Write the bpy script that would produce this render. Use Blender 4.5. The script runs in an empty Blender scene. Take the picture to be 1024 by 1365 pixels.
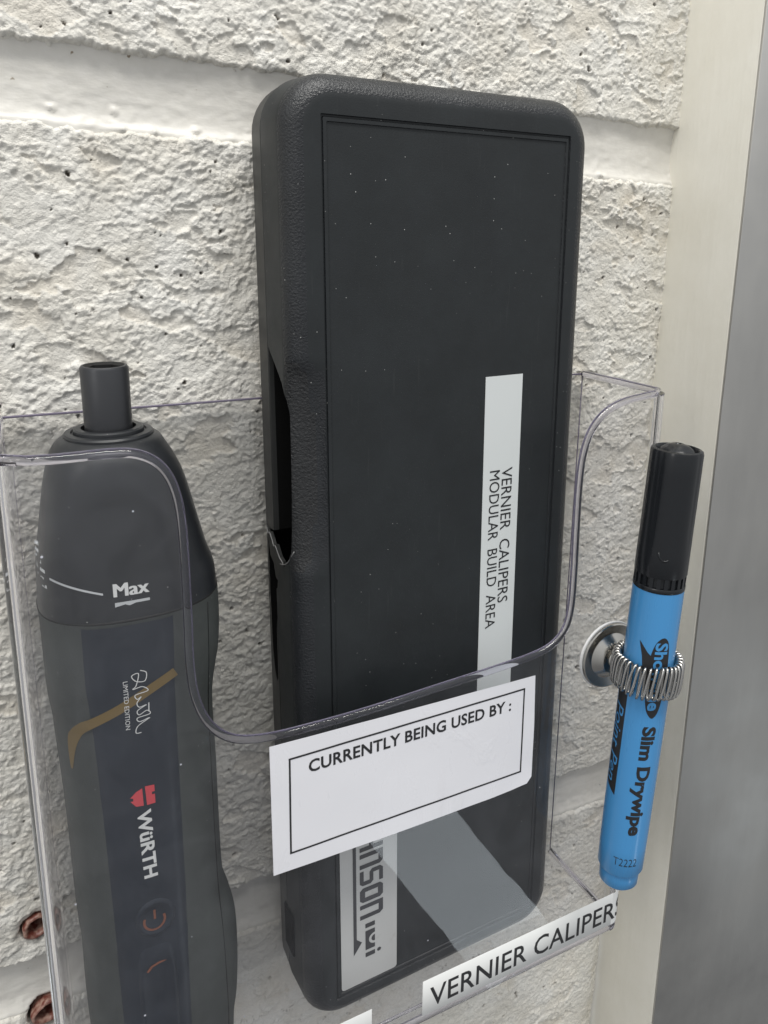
import bpy, bmesh, math, random
import numpy as np
from mathutils import Vector, Matrix
random.seed(4)
S = 0.001            # everything below is written in millimetres
scn = bpy.context.scene
COL = scn.collection

# ------------------------------------------------------------------ camera
CAMPOS = Vector((-79.12, -203.71, -29.19))
YAW, PITCH, ROLL, FPX = -0.508235, -0.243803, 0.028297, 1074.97
PPX, PPY = 598.255, 571.903
cam_d = bpy.data.cameras.new("camera")
cam = bpy.data.objects.new("camera", cam_d); COL.objects.link(cam)
cam.matrix_world = Matrix.Translation(CAMPOS * S) @ (Matrix.Rotation(YAW, 4, 'Z') @ Matrix.Rotation(math.pi / 2 + PITCH, 4, 'X') @ Matrix.Rotation(ROLL, 4, 'Z'))
cam_d.sensor_fit = 'VERTICAL'; cam_d.sensor_height = 24.0
cam_d.lens = FPX / 1365.0 * 24.0
cam_d.shift_x = (512 - PPX) / 1365.0
cam_d.shift_y = -(682.5 - PPY) / 1365.0
cam_d.clip_start = 0.005; cam_d.clip_end = 50
scn.camera = cam

# ------------------------------------------------------------------ room light
world = bpy.data.worlds.new("World"); scn.world = world; world.use_nodes = True
wn = world.node_tree; wn.nodes.clear()
wo = wn.nodes.new('ShaderNodeOutputWorld'); wb = wn.nodes.new('ShaderNodeBackground')
wt = wn.nodes.new('ShaderNodeTexCoord'); ws = wn.nodes.new('ShaderNodeSeparateXYZ')
wm = wn.nodes.new('ShaderNodeMapRange'); wr = wn.nodes.new('ShaderNodeValToRGB')
wn.links.new(wt.outputs['Generated'], ws.inputs[0]); wn.links.new(ws.outputs['Z'], wm.inputs['Value'])
wm.inputs['From Min'].default_value = -1; wm.inputs['From Max'].default_value = 1
wn.links.new(wm.outputs[0], wr.inputs[0])
wr.color_ramp.elements[0].position = 0.1; wr.color_ramp.elements[0].color = (0.20, 0.20, 0.205, 1)
wr.color_ramp.elements[1].position = 0.95; wr.color_ramp.elements[1].color = (0.92, 0.94, 0.96, 1)
e = wr.color_ramp.elements.new(0.5); e.color = (0.55, 0.558, 0.565, 1)
wn.links.new(wr.outputs[0], wb.inputs[0]); wb.inputs[1].default_value = 0.80
wn.links.new(wb.outputs[0], wo.inputs[0])
scn.view_settings.view_transform = 'Standard'; scn.view_settings.look = 'None'
scn.view_settings.exposure = 0.19; scn.view_settings.gamma = 1.0

def area(name, loc, target, sx, sy, radiance, color=(1, 1, 1)):
    d = bpy.data.lights.new(name, 'AREA'); d.shape = 'RECTANGLE'; d.size = sx * S; d.size_y = sy * S
    d.energy = radiance * math.pi * (sx * S) * (sy * S); d.color = color
    o = bpy.data.objects.new(name, d); COL.objects.link(o)
    o.location = Vector(loc) * S
    o.rotation_euler = (Vector(target) - Vector(loc)).to_track_quat('-Z', 'Y').to_euler()
    return o
# one ceiling fitting above the wall, then two added lamps: left fill and low reflection source
area("ceiling_or_fill_light", (-100, -620, 1500), (20, 0, -100), 1300, 300, 20.5, (1.0, 0.98, 0.935))
area("ceiling_or_fill_light", (-1500, -900, 700), (20, 0, -100), 300, 900, 4.4, (1.0, 0.97, 0.92))  # unseen fill added at left to brighten the frame's side face
lp = area("low_light", (570, -988, -1217), (20, -39, -212), 155, 388, 2.1, (0.86, 0.95, 1.0))  # added lamp, placed and sized to mirror a pale band in the clear front
_v = -Vector((169.7, 249.4, -244.6)).normalized(); _z = (Vector((570, -988, -1217)) - Vector((20, -39, -212))).normalized(); _u = _v.cross(_z).normalized(); _v = _z.cross(_u)
lp.matrix_world = Matrix.Translation(Vector((570, -988, -1217)) * S) @ Matrix((_u, _v, _z)).transposed().to_4x4()

# ------------------------------------------------------------------ helpers
def tag(o, label=None, cat=None, group=None, kind=None):
    if label: o['label'] = label
    if cat: o['category'] = cat
    if group: o['group'] = group
    if kind: o['kind'] = kind
    return o
def empty(name, loc, label, cat, group=None):
    o = bpy.data.objects.new(name, None); COL.objects.link(o); o.location = Vector(loc) * S
    o.empty_display_size = 0.01
    o['_o'] = 0; del o['_o']
    return tag(o, label, cat, group)
bpy.context.view_layer.update()
def link(name, me, mat, parent=None, smooth=True):
    """mesh given in world millimetres -> object; parent keeps world place"""
    o = bpy.data.objects.new(name, me); COL.objects.link(o)
    if mat is not None: me.materials.append(mat)
    if smooth:
        for p in me.polygons: p.use_smooth = True
    if parent is not None:
        o.parent = parent
        off = Vector(parent.location)
        pp = parent.parent
        while pp is not None: off += Vector(pp.location); pp = pp.parent
        me.transform(Matrix.Translation(-off))
    return o
def from_bm(name, bm, mat, parent=None, smooth=True, sharp=None, recalc=True):
    if recalc: bmesh.ops.recalc_face_normals(bm, faces=bm.faces)
    me = bpy.data.meshes.new(name); bm.to_mesh(me); bm.free()
    me.transform(Matrix.Scale(S, 4))
    o = link(name, me, mat, parent, smooth)
    if sharp: me.set_sharp_from_angle(angle=math.radians(sharp))
    return o
def from_np(name, V, F, mat, parent=None, smooth=True):
    me = bpy.data.meshes.new(name)
    V = np.ascontiguousarray(V, dtype=np.float32) * np.float32(S); F = np.ascontiguousarray(F, dtype=np.int32)
    me.vertices.add(len(V)); me.vertices.foreach_set('co', V.ravel())
    me.loops.add(F.size); me.loops.foreach_set('vertex_index', F.ravel())
    me.polygons.add(len(F)); me.polygons.foreach_set('loop_start', np.arange(0, F.size, F.shape[1], dtype=np.int32))
    me.update(calc_edges=True); me.validate()
    return link(name, me, mat, parent, smooth)
def box_bm(x0, x1, y0, y1, z0, z1, bev=0.0, seg=2, bm=None):
    b = bmesh.new()
    r = bmesh.ops.create_cube(b, size=1)
    for v in b.verts: v.co = ((x0 + x1) / 2 + v.co.x * (x1 - x0), (y0 + y1) / 2 + v.co.y * (y1 - y0), (z0 + z1) / 2 + v.co.z * (z1 - z0))
    if bev: bmesh.ops.bevel(b, geom=list(b.edges), offset=bev, segments=seg, affect='EDGES', profile=0.5)
    return b
def tube_bm(pts, r, n=8, closed=False, bm=None, caps=True):
    bm = bm or bmesh.new()
    P = [Vector(p) for p in pts]; rings = []; N = len(P)
    prev = None
    for i in range(N):
        a = P[i - 1] if (i > 0 or closed) else P[i]; b = P[(i + 1) % N] if (i < N - 1 or closed) else P[i]
        t = (b - a).normalized()
        if prev is None:
            u = t.cross(Vector((0, 0, 1)));
            if u.length < .1: u = t.cross(Vector((0, 1, 0)))
            u.normalize()
        else:
            u = (prev - t * prev.dot(t)).normalized()
        prev = u; w = t.cross(u)
        rr = r[i] if hasattr(r, '__len__') else r
        rings.append([bm.verts.new(P[i] + (u * math.cos(2 * math.pi * k / n) + w * math.sin(2 * math.pi * k / n)) * rr) for k in range(n)])
    for i in range(N - (0 if closed else 1)):
        A, B = rings[i], rings[(i + 1) % N]
        off = 0
        if closed and i == N - 1:
            off = min(range(n), key=lambda o: (A[0].co - B[o].co).length)
        for k in range(n): bm.faces.new((A[k], A[(k + 1) % n], B[(k + 1 + off) % n], B[(k + off) % n]))
    if caps and not closed:
        bm.faces.new(rings[0]); bm.faces.new(rings[-1][::-1])
    return bm
def smooth_pts(pts, sub=6, closed=False):
    P = [np.array(p, float) for p in pts]; out = []; n = len(P)
    rng = range(n if closed else n - 1)
    for i in rng:
        p0 = P[i - 1] if (i > 0 or closed) else P[0]; p1 = P[i]; p2 = P[(i + 1) % n]; p3 = P[(i + 2) % n] if (i + 2 < n or closed) else P[-1]
        for k in range(sub):
            t = k / sub
            out.append(0.5 * ((2 * p1) + (-p0 + p2) * t + (2 * p0 - 5 * p1 + 4 * p2 - p3) * t * t + (-p0 + 3 * p1 - 3 * p2 + p3) * t ** 3))
    if not closed: out.append(P[-1])
    return out
def lathe_bm(prof, frame, n=48, bm=None, rad=None):
    """prof: (radius, axial) list; frame(x,y,h)->point"""
    bm = bm or bmesh.new(); rings = []
    for r, h in prof:
        if r < 1e-6: rings.append([bm.verts.new(frame(0, 0, h))])
        else:
            rings.append([bm.verts.new(frame((rad(2 * math.pi * k / n, r, h) if rad else r) * math.cos(2 * math.pi * k / n), (rad(2 * math.pi * k / n, r, h) if rad else r) * math.sin(2 * math.pi * k / n), h)) for k in range(n)])
    for A, B in zip(rings, rings[1:]):
        if len(A) == 1 and len(B) == 1: continue
        for k in range(n):
            if len(A) == 1: bm.faces.new((A[0], B[k], B[(k + 1) % n]))
            elif len(B) == 1: bm.faces.new((A[k], B[0], A[(k + 1) % n]))
            else: bm.faces.new((A[k], B[k], B[(k + 1) % n], A[(k + 1) % n]))
    return bm
def cut_grid(bm, axis, step):
    cs = [v.co[axis] for v in bm.verts]
    a, b = min(cs), max(cs); k = math.ceil(a / step) * step
    nrm = Vector((1, 0, 0)) if axis == 0 else Vector((0, 1, 0))
    while k < b:
        c = Vector((0, 0, 0)); c[axis] = k
        bmesh.ops.bisect_plane(bm, geom=bm.verts[:] + bm.edges[:] + bm.faces[:], dist=1e-5, plane_co=c, plane_no=nrm)
        k += step
def text_bm(s, w, h, bold=0.0, spacing=1.0, shear=0.0, res=3, ref=None):
    """flat lettering fitted to a w x h rectangle centred on 0 (in mm); ref = string whose height sets the scale"""
    cu = bpy.data.curves.new('t', 'FONT'); cu.body = s; cu.offset = bold; cu.space_character = spacing; cu.shear = shear
    cu.resolution_u = res; cu.fill_mode = 'FRONT' if hasattr(cu, 'fill_mode') else cu.fill_mode
    o = bpy.data.objects.new('t', cu); COL.objects.link(o)
    dg = bpy.context.evaluated_depsgraph_get(); me = bpy.data.meshes.new_from_object(o.evaluated_get(dg))
    bm = bmesh.new(); bm.from_mesh(me)
    COL.objects.unlink(o); bpy.data.objects.remove(o); bpy.data.curves.remove(cu); bpy.data.meshes.remove(me)
    bmesh.ops.remove_doubles(bm, verts=bm.verts, dist=1e-5)
    xs = [v.co.x for v in bm.verts]; ys = [v.co.y for v in bm.verts]
    x0, x1, y0, y1 = min(xs), max(xs), min(ys), max(ys)
    if h is None: k = w / (x1 - x0); kx = ky = k
    elif w is None: k = h / (y1 - y0); kx = ky = k
    else: kx = w / (x1 - x0); ky = h / (y1 - y0)
    for v in bm.verts: v.co = Vector(((v.co.x - (x0 + x1) / 2) * kx, (v.co.y - (y0 + y1) / 2) * ky, 0))
    return bm
def poly_bm(pts, bm=None):
    bm = bm or bmesh.new()
    f = bm.faces.new([bm.verts.new((p[0], p[1], 0)) for p in pts]); f.normal_update()
    bmesh.ops.triangulate(bm, faces=[f])
    return bm
def stroke_bm(pts, w, bm=None, closed=False):
    """flat ribbon along 2-D points"""
    bm = bm or bmesh.new(); P = [Vector((p[0], p[1], 0)) for p in pts]; N = len(P); L = []
    for i in range(N):
        a = P[i - 1] if (i > 0 or closed) else P[i]; b = P[(i + 1) % N] if (i < N - 1 or closed) else P[i]
        t = (b - a).normalized(); m = Vector((-t.y, t.x, 0))
        ww = w[i] if hasattr(w, '__len__') else w
        if closed or 0 < i < N - 1:
            t1 = (P[i] - a).normalized(); c = max(.35, abs(Vector((-t1.y, t1.x, 0)).dot(m))); ww = ww / c
        L.append((bm.verts.new(P[i] + m * ww / 2), bm.verts.new(P[i] - m * ww / 2)))
    for i in range(N - (0 if closed else 1)):
        A, B = L[i], L[(i + 1) % N]
        bm.faces.new((A[0], A[1], B[1], B[0]))
    return bm
def mapped(name, bm, f, mat, parent, cut=None, smooth=True, up=None):
    """lay a flat bmesh on a surface: f(u,v)->(x,y,z) in mm"""
    if cut:
        cut_grid(bm, 0, cut); cut_grid(bm, 1, cut)
    bm.normal_update(); bmesh.ops.triangulate(bm, faces=bm.faces)
    for v in bm.verts: v.co = Vector(f(v.co.x, v.co.y))
    o = from_bm(name, bm, mat, parent, smooth, recalc=False)
    return o

# ------------------------------------------------------------------ materials
def mat(name, base=(.5, .5, .5), rough=.5, metal=0.0, spec=.5, ior=1.46, trans=0.0, coat=0.0):
    m = bpy.data.materials.new(name); m.use_nodes = True
    b = m.node_tree.nodes['Principled BSDF']
    b.inputs['Base Color'].default_value = (*base, 1); b.inputs['Roughness'].default_value = rough
    b.inputs['Metallic'].default_value = metal; b.inputs['IOR'].default_value = ior
    b.inputs['Specular IOR Level'].default_value = spec; b.inputs['Transmission Weight'].default_value = trans
    b.inputs['Coat Weight'].default_value = coat
    return m
def N(m, t, **k):
    n = m.node_tree.nodes.new(t)
    for a, v in k.items():
        if hasattr(n, a): setattr(n, a, v)
    return n
def L(m, a, b): m.node_tree.links.new(a, b)
def objco(m, scale=(1, 1, 1)):
    tc = N(m, 'ShaderNodeTexCoord'); mp = N(m, 'ShaderNodeMapping'); mp.inputs['Scale'].default_value = scale
    L(m, tc.outputs['Object'], mp.inputs[0]); return mp.outputs[0]
def noise(m, co, scale, detail=4, rough=.55, dist=0):
    n = N(m, 'ShaderNodeTexNoise'); n.inputs['Scale'].default_value = scale; n.inputs['Detail'].default_value = detail
    n.inputs['Roughness'].default_value = rough; n.inputs['Distortion'].default_value = dist
    L(m, co, n.inputs['Vector']); return n.outputs['Fac']
def ramp(m, fac, stops):
    r = N(m, 'ShaderNodeValToRGB'); el = r.color_ramp.elements
    el[0].position, el[0].color = stops[0][0], (*stops[0][1], 1); el[1].position, el[1].color = stops[-1][0], (*stops[-1][1], 1)
    for p, c in stops[1:-1]: x = el.new(p); x.color = (*c, 1)
    L(m, fac, r.inputs[0]); return r.outputs[0]
def bump(m, h, strength, dist, chain=None):
    b = N(m, 'ShaderNodeBump'); b.inputs['Strength'].default_value = strength; b.inputs['Distance'].default_value = dist
    L(m, h, b.inputs['Height'])
    if chain is not None: L(m, chain, b.inputs['Normal'])
    return b.outputs[0]
def P(m): return m.node_tree.nodes['Principled BSDF']
def vrange(m, fac, a, b, lo=0., hi=1.):
    n = N(m, 'ShaderNodeMapRange'); n.inputs['From Min'].default_value = lo; n.inputs['From Max'].default_value = hi
    n.inputs['To Min'].default_value = a; n.inputs['To Max'].default_value = b; L(m, fac, n.inputs['Value']); return n.outputs[0]
def mixc(m, fac, a, b, mode='MIX'):
    n = N(m, 'ShaderNodeMix'); n.data_type = 'RGBA'; n.blend_type = mode
    if isinstance(fac, float): n.inputs[0].default_value = fac
    else: L(m, fac, n.inputs[0])
    for s_, v in ((6, a), (7, b)):
        if isinstance(v, tuple): n.inputs[s_].default_value = (*v, 1)
        else: L(m, v, n.inputs[s_])
    return n.outputs[2]

# painted block
M_block = mat('cream_painted_block', (.78, .77, .73), .36)
co = objco(M_block)
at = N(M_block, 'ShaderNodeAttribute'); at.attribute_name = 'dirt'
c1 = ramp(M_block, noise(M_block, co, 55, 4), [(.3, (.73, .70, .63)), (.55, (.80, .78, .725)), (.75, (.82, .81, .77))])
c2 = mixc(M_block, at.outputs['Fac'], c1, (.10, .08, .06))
at2 = N(M_block, 'ShaderNodeAttribute'); at2.attribute_name = 'stain'
c3 = mixc(M_block, at2.outputs['Fac'], c2, (.68, .61, .50))
L(M_block, c3, P(M_block).inputs['Base Color'])
L(M_block, bump(M_block, noise(M_block, co, 1500, 4, .7), .8, .0005, bump(M_block, noise(M_block, co, 620, 3, .6), .45, .0009)), P(M_block).inputs['Normal'])
L(M_block, vrange(M_block, noise(M_block, co, 90, 3), .13, .36, .3, .7), P(M_block).inputs['Roughness'])
M_mortar = mat('painted_mortar', (.72, .71, .67), .45)
co = objco(M_mortar)
sp = ramp(M_mortar, noise(M_mortar, co, 420, 2), [(.22, (.25, .20, .14)), (.27, (.68, .66, .61)), (.7, (.72, .70, .655))])
L(M_mortar, sp, P(M_mortar).inputs['Base Color'])
L(M_mortar, bump(M_mortar, noise(M_mortar, objco(M_mortar, (.5, 1, 1)), 160, 5), .35, .0012), P(M_mortar).inputs['Normal'])
M_frame = mat('cream_gloss_frame_paint', (.72, .705, .645), .38)
co = objco(M_frame, (1, 1, .10))
L(M_frame, mixc(M_frame, vrange(M_frame, noise(M_frame, objco(M_frame), 30, 6, .7), 0, 1, .35, .7), (.80, .775, .69), (.86, .84, .765)), P(M_frame).inputs['Base Color'])
sc_ = noise(M_frame, objco(M_frame, (1, 1, .3)), 260, 4, .8)
L(M_frame, bump(M_frame, noise(M_frame, co, 300, 4), .30, .0008, bump(M_frame, sc_, .25, .0004)), P(M_frame).inputs['Normal'])
M_steel = mat('brushed_grey_steel', (.47, .475, .475), .42, 1.0)
co = objco(M_steel, (1, 1, .03))
L(M_steel, bump(M_steel, noise(M_steel, co, 900, 4, .7), .12, .0003), P(M_steel).inputs['Normal'])
L(M_steel, vrange(M_steel, noise(M_steel, objco(M_steel), 26, 6, .65), .36, .55, .3, .7), P(M_steel).inputs['Roughness'])
L(M_steel, mixc(M_steel, vrange(M_steel, noise(M_steel, objco(M_steel, (1, 1, .25)), 14, 5, .7), 0, 1, .3, .75), (.46, .455, .44), (.60, .59, .565)), P(M_steel).inputs['Base Color'])

sf = vrange(M_steel, noise(M_steel, objco(M_steel, (1.6, 1, .7)), 130, 7, .8, 1.2), 0, .8, .70, .76)
_src = P(M_steel).inputs['Base Color'].links[0].from_socket
L(M_steel, mixc(M_steel, sf, _src, (.80, .80, .78)), P(M_steel).inputs['Base Color'])
sf2 = vrange(M_frame, noise(M_frame, objco(M_frame, (1, 1, .4)), 210, 7, .8, .8), 0, .55, .69, .76)
_src = P(M_frame).inputs['Base Color'].links[0].from_socket
L(M_frame, mixc(M_frame, sf2, _src, (.42, .38, .30)), P(M_frame).inputs['Base Color'])
L(M_frame, vrange(M_frame, noise(M_frame, objco(M_frame, (1, 1, .2)), 120, 6, .8), .28, .55, .3, .7), P(M_frame).inputs['Roughness'])

def black_plastic(name, base, rough, bs, bd, scale=1500, specks=True, bstr=.5):
    m = mat(name, base, rough)
    co = objco(m)
    L(m, bump(m, noise(m, co, scale, 2, .6), bstr, bd), P(m).inputs['Normal'])
    L(m, vrange(m, noise(m, co, 45, 6, .65), rough - .08, rough + .12, .3, .7), P(m).inputs['Roughness'])
    basec = mixc(m, vrange(m, noise(m, co, 60, 6, .7), 0, 1, .35, .7), tuple(b * .85 for b in base), tuple(b * 1.2 for b in base))
    if specks:
        dn = vrange(m, noise(m, co, 1900, 3, .8), 0, 1, .60, .72); dm = vrange(m, noise(m, co, 38, 4, .7), .0, .11, .46, .68)
        sn = vrange(m, noise(m, objco(m, (1, 1, .06)), 1100, 2, .6), 0, .02, .66, .74)
        q = N(m, 'ShaderNodeMath'); q.operation = 'MULTIPLY_ADD'; L(m, dn, q.inputs[0]); L(m, dm, q.inputs[1]); L(m, sn, q.inputs[2])
        basec = mixc(m, q.outputs[0], basec, (.30, .30, .29))
        v = N(m, 'ShaderNodeTexVoronoi'); v.inputs['Scale'].default_value = 800; L(m, co, v.inputs['Vector'])
        lt = N(m, 'ShaderNodeMath'); lt.operation = 'LESS_THAN'; L(m, v.outputs['Distance'], lt.inputs[0]); lt.inputs[1].default_value = .095
        g = N(m, 'ShaderNodeSeparateColor'); L(m, v.outputs['Color'], g.inputs[0])
        gt = N(m, 'ShaderNodeMath'); gt.operation = 'GREATER_THAN'; L(m, g.outputs[0], gt.inputs[0]); gt.inputs[1].default_value = .90
        ml = N(m, 'ShaderNodeMath'); ml.operation = 'MULTIPLY'; L(m, lt.outputs[0], ml.inputs[0]); L(m, gt.outputs[0], ml.inputs[1])
        cl = vrange(m, noise(m, co, 25, 2), 0, 1, .45, .6)
        m2 = N(m, 'ShaderNodeMath'); m2.operation = 'MULTIPLY'; L(m, ml.outputs[0], m2.inputs[0]); L(m, cl, m2.inputs[1])
        basec = mixc(m, m2.outputs[0], basec, (.42, .42, .41))
    L(m, basec, P(m).inputs['Base Color'])
    return m
M_case = black_plastic('black_textured_plastic', (.019, .021, .024), .36, .5, .0004, 1900, bstr=.6)
M_caseflat = black_plastic('black_fine_plastic', (.0155, .0185, .0205), .50, .25, .00012, 2600, bstr=.25)
M_caseside = black_plastic('black_smooth_plastic', (.026, .027, .0265), .45, .2, .0001, 2200, specks=False, bstr=.15)
M_inner = mat('dark_case_interior', (.004, .004, .004), .9, spec=.15)
M_cap = black_plastic('dark_gearcase_plastic', (.019, .021, .024), .34, .2, .0001, 2600, specks=True, bstr=.12)
M_grip = black_plastic('grey_rubber_grip', (.052, .058, .056), .60, .3, .0002, 1800, specks=True, bstr=.2)
M_strip = black_plastic('blue_black_panel_plastic', (.018, .0235, .034), .36, .2, .0001, 2600, specks=False, bstr=.1)
M_socket = mat('blackened_steel_socket', (.055, .057, .062), .36, .55)
L(M_socket, vrange(M_socket, noise(M_socket, objco(M_socket), 120, 5, .7), .28, .5, .3, .7), P(M_socket).inputs['Roughness'])
M_hole = mat('black_recess', (.006, .006, .006), .7)
M_white_ink = mat('white_print', (.72, .73, .72), .5)
M_grey_ink = mat('pale_print', (.55, .57, .58), .5)
M_black_ink = mat('black_print', (.018, .018, .02), .5)
M_red_ink = mat('red_print', (.62, .07, .085), .45)
M_orange = mat('orange_print', (.20, .075, .045), .5)
M_gold = mat('ochre_print', (.17, .115, .04), .5)
M_blue = mat('sky_blue_barrel', (.062, .275, .58), .30, coat=.3)
L(M_blue, vrange(M_blue, noise(M_blue, objco(M_blue, (1, 1, .1)), 400, 3), .24, .36, .3, .7), P(M_blue).inputs['Roughness'])
M_blue_ink = mat('blue_print', (.062, .275, .58), .4)
M_pencap = mat('black_pen_cap_plastic', (.011, .0125, .015), .25)
L(M_pencap, bump(M_pencap, noise(M_pencap, objco(M_pencap), 350, 4), .12, .0003), P(M_pencap).inputs['Normal'])
M_chrome = mat('bright_steel_disc', (.56, .545, .51), .22, 1.0)
M_wire = mat('steel_spring_wire', (.55, .54, .52), .22, 1.0)
M_pad = mat('white_foam_pad', (.8, .8, .8), .6)
M_plug = mat('red_brown_wall_plug', (.28, .07, .045), .4)
L(M_plug, mixc(M_plug, vrange(M_plug, noise(M_plug, objco(M_plug), 700, 4), 0, 1, .4, .62), (.15, .042, .03), (.38, .24, .19)), P(M_plug).inputs['Base Color'])
M_tape = mat('silver_white_label_tape', (.66, .69, .69), .34)
L(M_tape, bump(M_tape, noise(M_tape, objco(M_tape, (1, 1, .4)), 40, 3), .3, .001), P(M_tape).inputs['Normal'])
M_plate = mat('silver_grey_plate', (.53, .54, .53), .38)
L(M_plate, mixc(M_plate, vrange(M_plate, noise(M_plate, objco(M_plate), 110, 6, .75), 0, 1, .6, .8), (.62, .625, .61), (.44, .42, .38)), P(M_plate).inputs['Base Color'])
M_label = mat('white_label_tape', (.80, .81, .80), .35)
M_paper = mat('white_paper_under_tape', (.80, .80, .84), .30)
co = objco(M_paper, (1, 1, .35))
wv = noise(M_paper, co, 60, 6, .7, 1.5)
L(M_paper, bump(M_paper, ramp(M_paper, wv, [(.56, (0, 0, 0)), (.62, (1, 1, 1)), (.70, (0, 0, 0))]), .10, .0006, bump(M_paper, noise(M_paper, objco(M_paper), 18, 3), .3, .002)), P(M_paper).inputs['Normal'])
L(M_paper, vrange(M_paper, wv, .25, .4, .35, .7), P(M_paper).inputs['Roughness'])

def clear_plastic(name, tint, haze, hazecol, rough=.03, f0=.045, dust=True, wav=.25):
    """thin clear moulding: straight-through light, a mirror share that grows at grazing angles, faint milky scuffs"""
    m = bpy.data.materials.new(name); m.use_nodes = True; nt = m.node_tree; nt.nodes.clear()
    out = N(m, 'ShaderNodeOutputMaterial'); tr = N(m, 'ShaderNodeBsdfTransparent'); gl = N(m, 'ShaderNodeBsdfGlossy'); df = N(m, 'ShaderNodeBsdfDiffuse')
    tr.inputs[0].default_value = (*tint, 1); gl.inputs['Roughness'].default_value = rough; df.inputs[0].default_value = (*hazecol, 1)
    co = objco(m)
    nb = bump(m, noise(m, co, 14, 3), wav, .003)
    L(m, nb, gl.inputs['Normal'])
    lw = N(m, 'ShaderNodeLayerWeight'); lw.inputs['Blend'].default_value = .5; L(m, nb, lw.inputs['Normal'])
    pw = N(m, 'ShaderNodeMath'); pw.operation = 'POWER'; L(m, lw.outputs['Facing'], pw.inputs[0]); pw.inputs[1].default_value = 5.0
    fr = vrange(m, pw.outputs[0], f0, .80)
    mx = N(m, 'ShaderNodeMixShader'); L(m, fr, mx.inputs[0]); L(m, tr.outputs[0], mx.inputs[1]); L(m, gl.outputs[0], mx.inputs[2])
    mh = N(m, 'ShaderNodeMixShader')
    scuff = vrange(m, noise(m, co, 75, 7, .75, .8), haze * .5, haze * 2.2, .42, .78)
    if dust:
        v = N(m, 'ShaderNodeTexVoronoi'); v.inputs['Scale'].default_value = 170; L(m, co, v.inputs['Vector'])
        dd = vrange(m, v.outputs['Distance'], .7, 0, .03, .055)
        g = N(m, 'ShaderNodeSeparateColor'); L(m, v.outputs['Color'], g.inputs[0])
        gt = N(m, 'ShaderNodeMath'); gt.operation = 'GREATER_THAN'; L(m, g.outputs[0], gt.inputs[0]); gt.inputs[1].default_value = .86
        mm = N(m, 'ShaderNodeMath'); mm.operation = 'MULTIPLY'; L(m, dd, mm.inputs[0]); L(m, gt.outputs[0], mm.inputs[1])
        ad = N(m, 'ShaderNodeMath'); ad.operation = 'MAXIMUM'; L(m, mm.outputs[0], ad.inputs[0]); L(m, scuff, ad.inputs[1]); scuff = ad.outputs[0]
    L(m, scuff, mh.inputs[0]); L(m, mx.outputs[0], mh.inputs[1]); L(m, df.outputs[0], mh.inputs[2])
    L(m, mh.outputs[0], out.inputs[0])
    return m
M_clear = clear_plastic('clear_styrene', (.985, .985, .99), .011, (.75, .77, .85), wav=.05, rough=.012, f0=.032)
M_clearback = clear_plastic('clear_styrene_back', (.985, .985, .985), .012, (.8, .8, .8), dust=False)
M_rim = mat('clear_styrene_rim', (.90, .885, .965), .03, trans=1.0, ior=1.46)

# ------------------------------------------------------------------ noise for the block faces
def _hash(ix, iy, seed):
    h = (ix.astype(np.uint32) * np.uint32(374761393) + iy.astype(np.uint32) * np.uint32(668265263) + np.uint32(seed * 974634777 & 0xffffffff))
    h = (h ^ (h >> np.uint32(13))) * np.uint32(1274126177); h = (h ^ (h >> np.uint32(16))) * np.uint32(2246822519)
    return ((h ^ (h >> np.uint32(15))) & np.uint32(0xffffff)).astype(np.float32) / np.float32(16777215)
def vnoise(x, y, seed):
    ix = np.floor(x).astype(np.int64); iy = np.floor(y).astype(np.int64); fx = (x - ix).astype(np.float32); fy = (y - iy).astype(np.float32)
    u = fx * fx * fx * (fx * (fx * 6 - 15) + 10); v = fy * fy * fy * (fy * (fy * 6 - 15) + 10)
    g = lambda a, b: _hash(ix + a, iy + b, seed)
    return (g(0, 0) * (1 - u) + g(1, 0) * u) * (1 - v) + (g(0, 1) * (1 - u) + g(1, 1) * u) * v
def fbm(x, y, seed, o=4, gain=.5):
    s = 0; a = 1; t = 0
    for k in range(o):
        c, sn = math.cos(.6 * k + .4), math.sin(.6 * k + .4)
        s = s + a * (vnoise((c * x - sn * y) * 2 ** k, (sn * x + c * y) * 2 ** k, seed + 17 * k) - .5); t += a; a *= gain
    return s / t * 2
def worley(x, y, seed):
    ix = np.floor(x).astype(np.int64); iy = np.floor(y).astype(np.int64)
    d1 = np.full(x.shape, 9, np.float32); idv = np.zeros(x.shape, np.float32)
    for a in (-1, 0, 1):
        for b in (-1, 0, 1):
            jx = ix + a; jy = iy + b
            px = jx + _hash(jx, jy, seed); py = jy + _hash(jx, jy, seed + 5)
            d = ((px - x) ** 2 + (py - y) ** 2).astype(np.float32)
            c = d < d1; idv = np.where(c, _hash(jx, jy, seed + 9), idv); d1 = np.where(c, d, d1)
    return np.sqrt(d1), idv
def sstep(a, b, x):
    t = np.clip((x - a) / (b - a), 0, 1); return t * t * (3 - 2 * t)
def to_wall(x, z):
    dx, dz = x, z + 224.6; c_, s_ = math.cos(.0215), math.sin(.0215)
    return (dx * c_ - dz * s_, dx * s_ + dz * c_ - 215)
HOLES = [(*to_wall(-85.5, -211.8), 4.4, 3.9), (*to_wall(-86.2, -240.4), 4.6, 4.4)]
def dome(x, y, seed, r=.78, lo=.3):
    d, i_ = worley(x, y, seed); return np.sqrt(np.clip(1 - (d / r) ** 2, 0, 1)) * (lo + (1 - lo) * i_)
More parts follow.
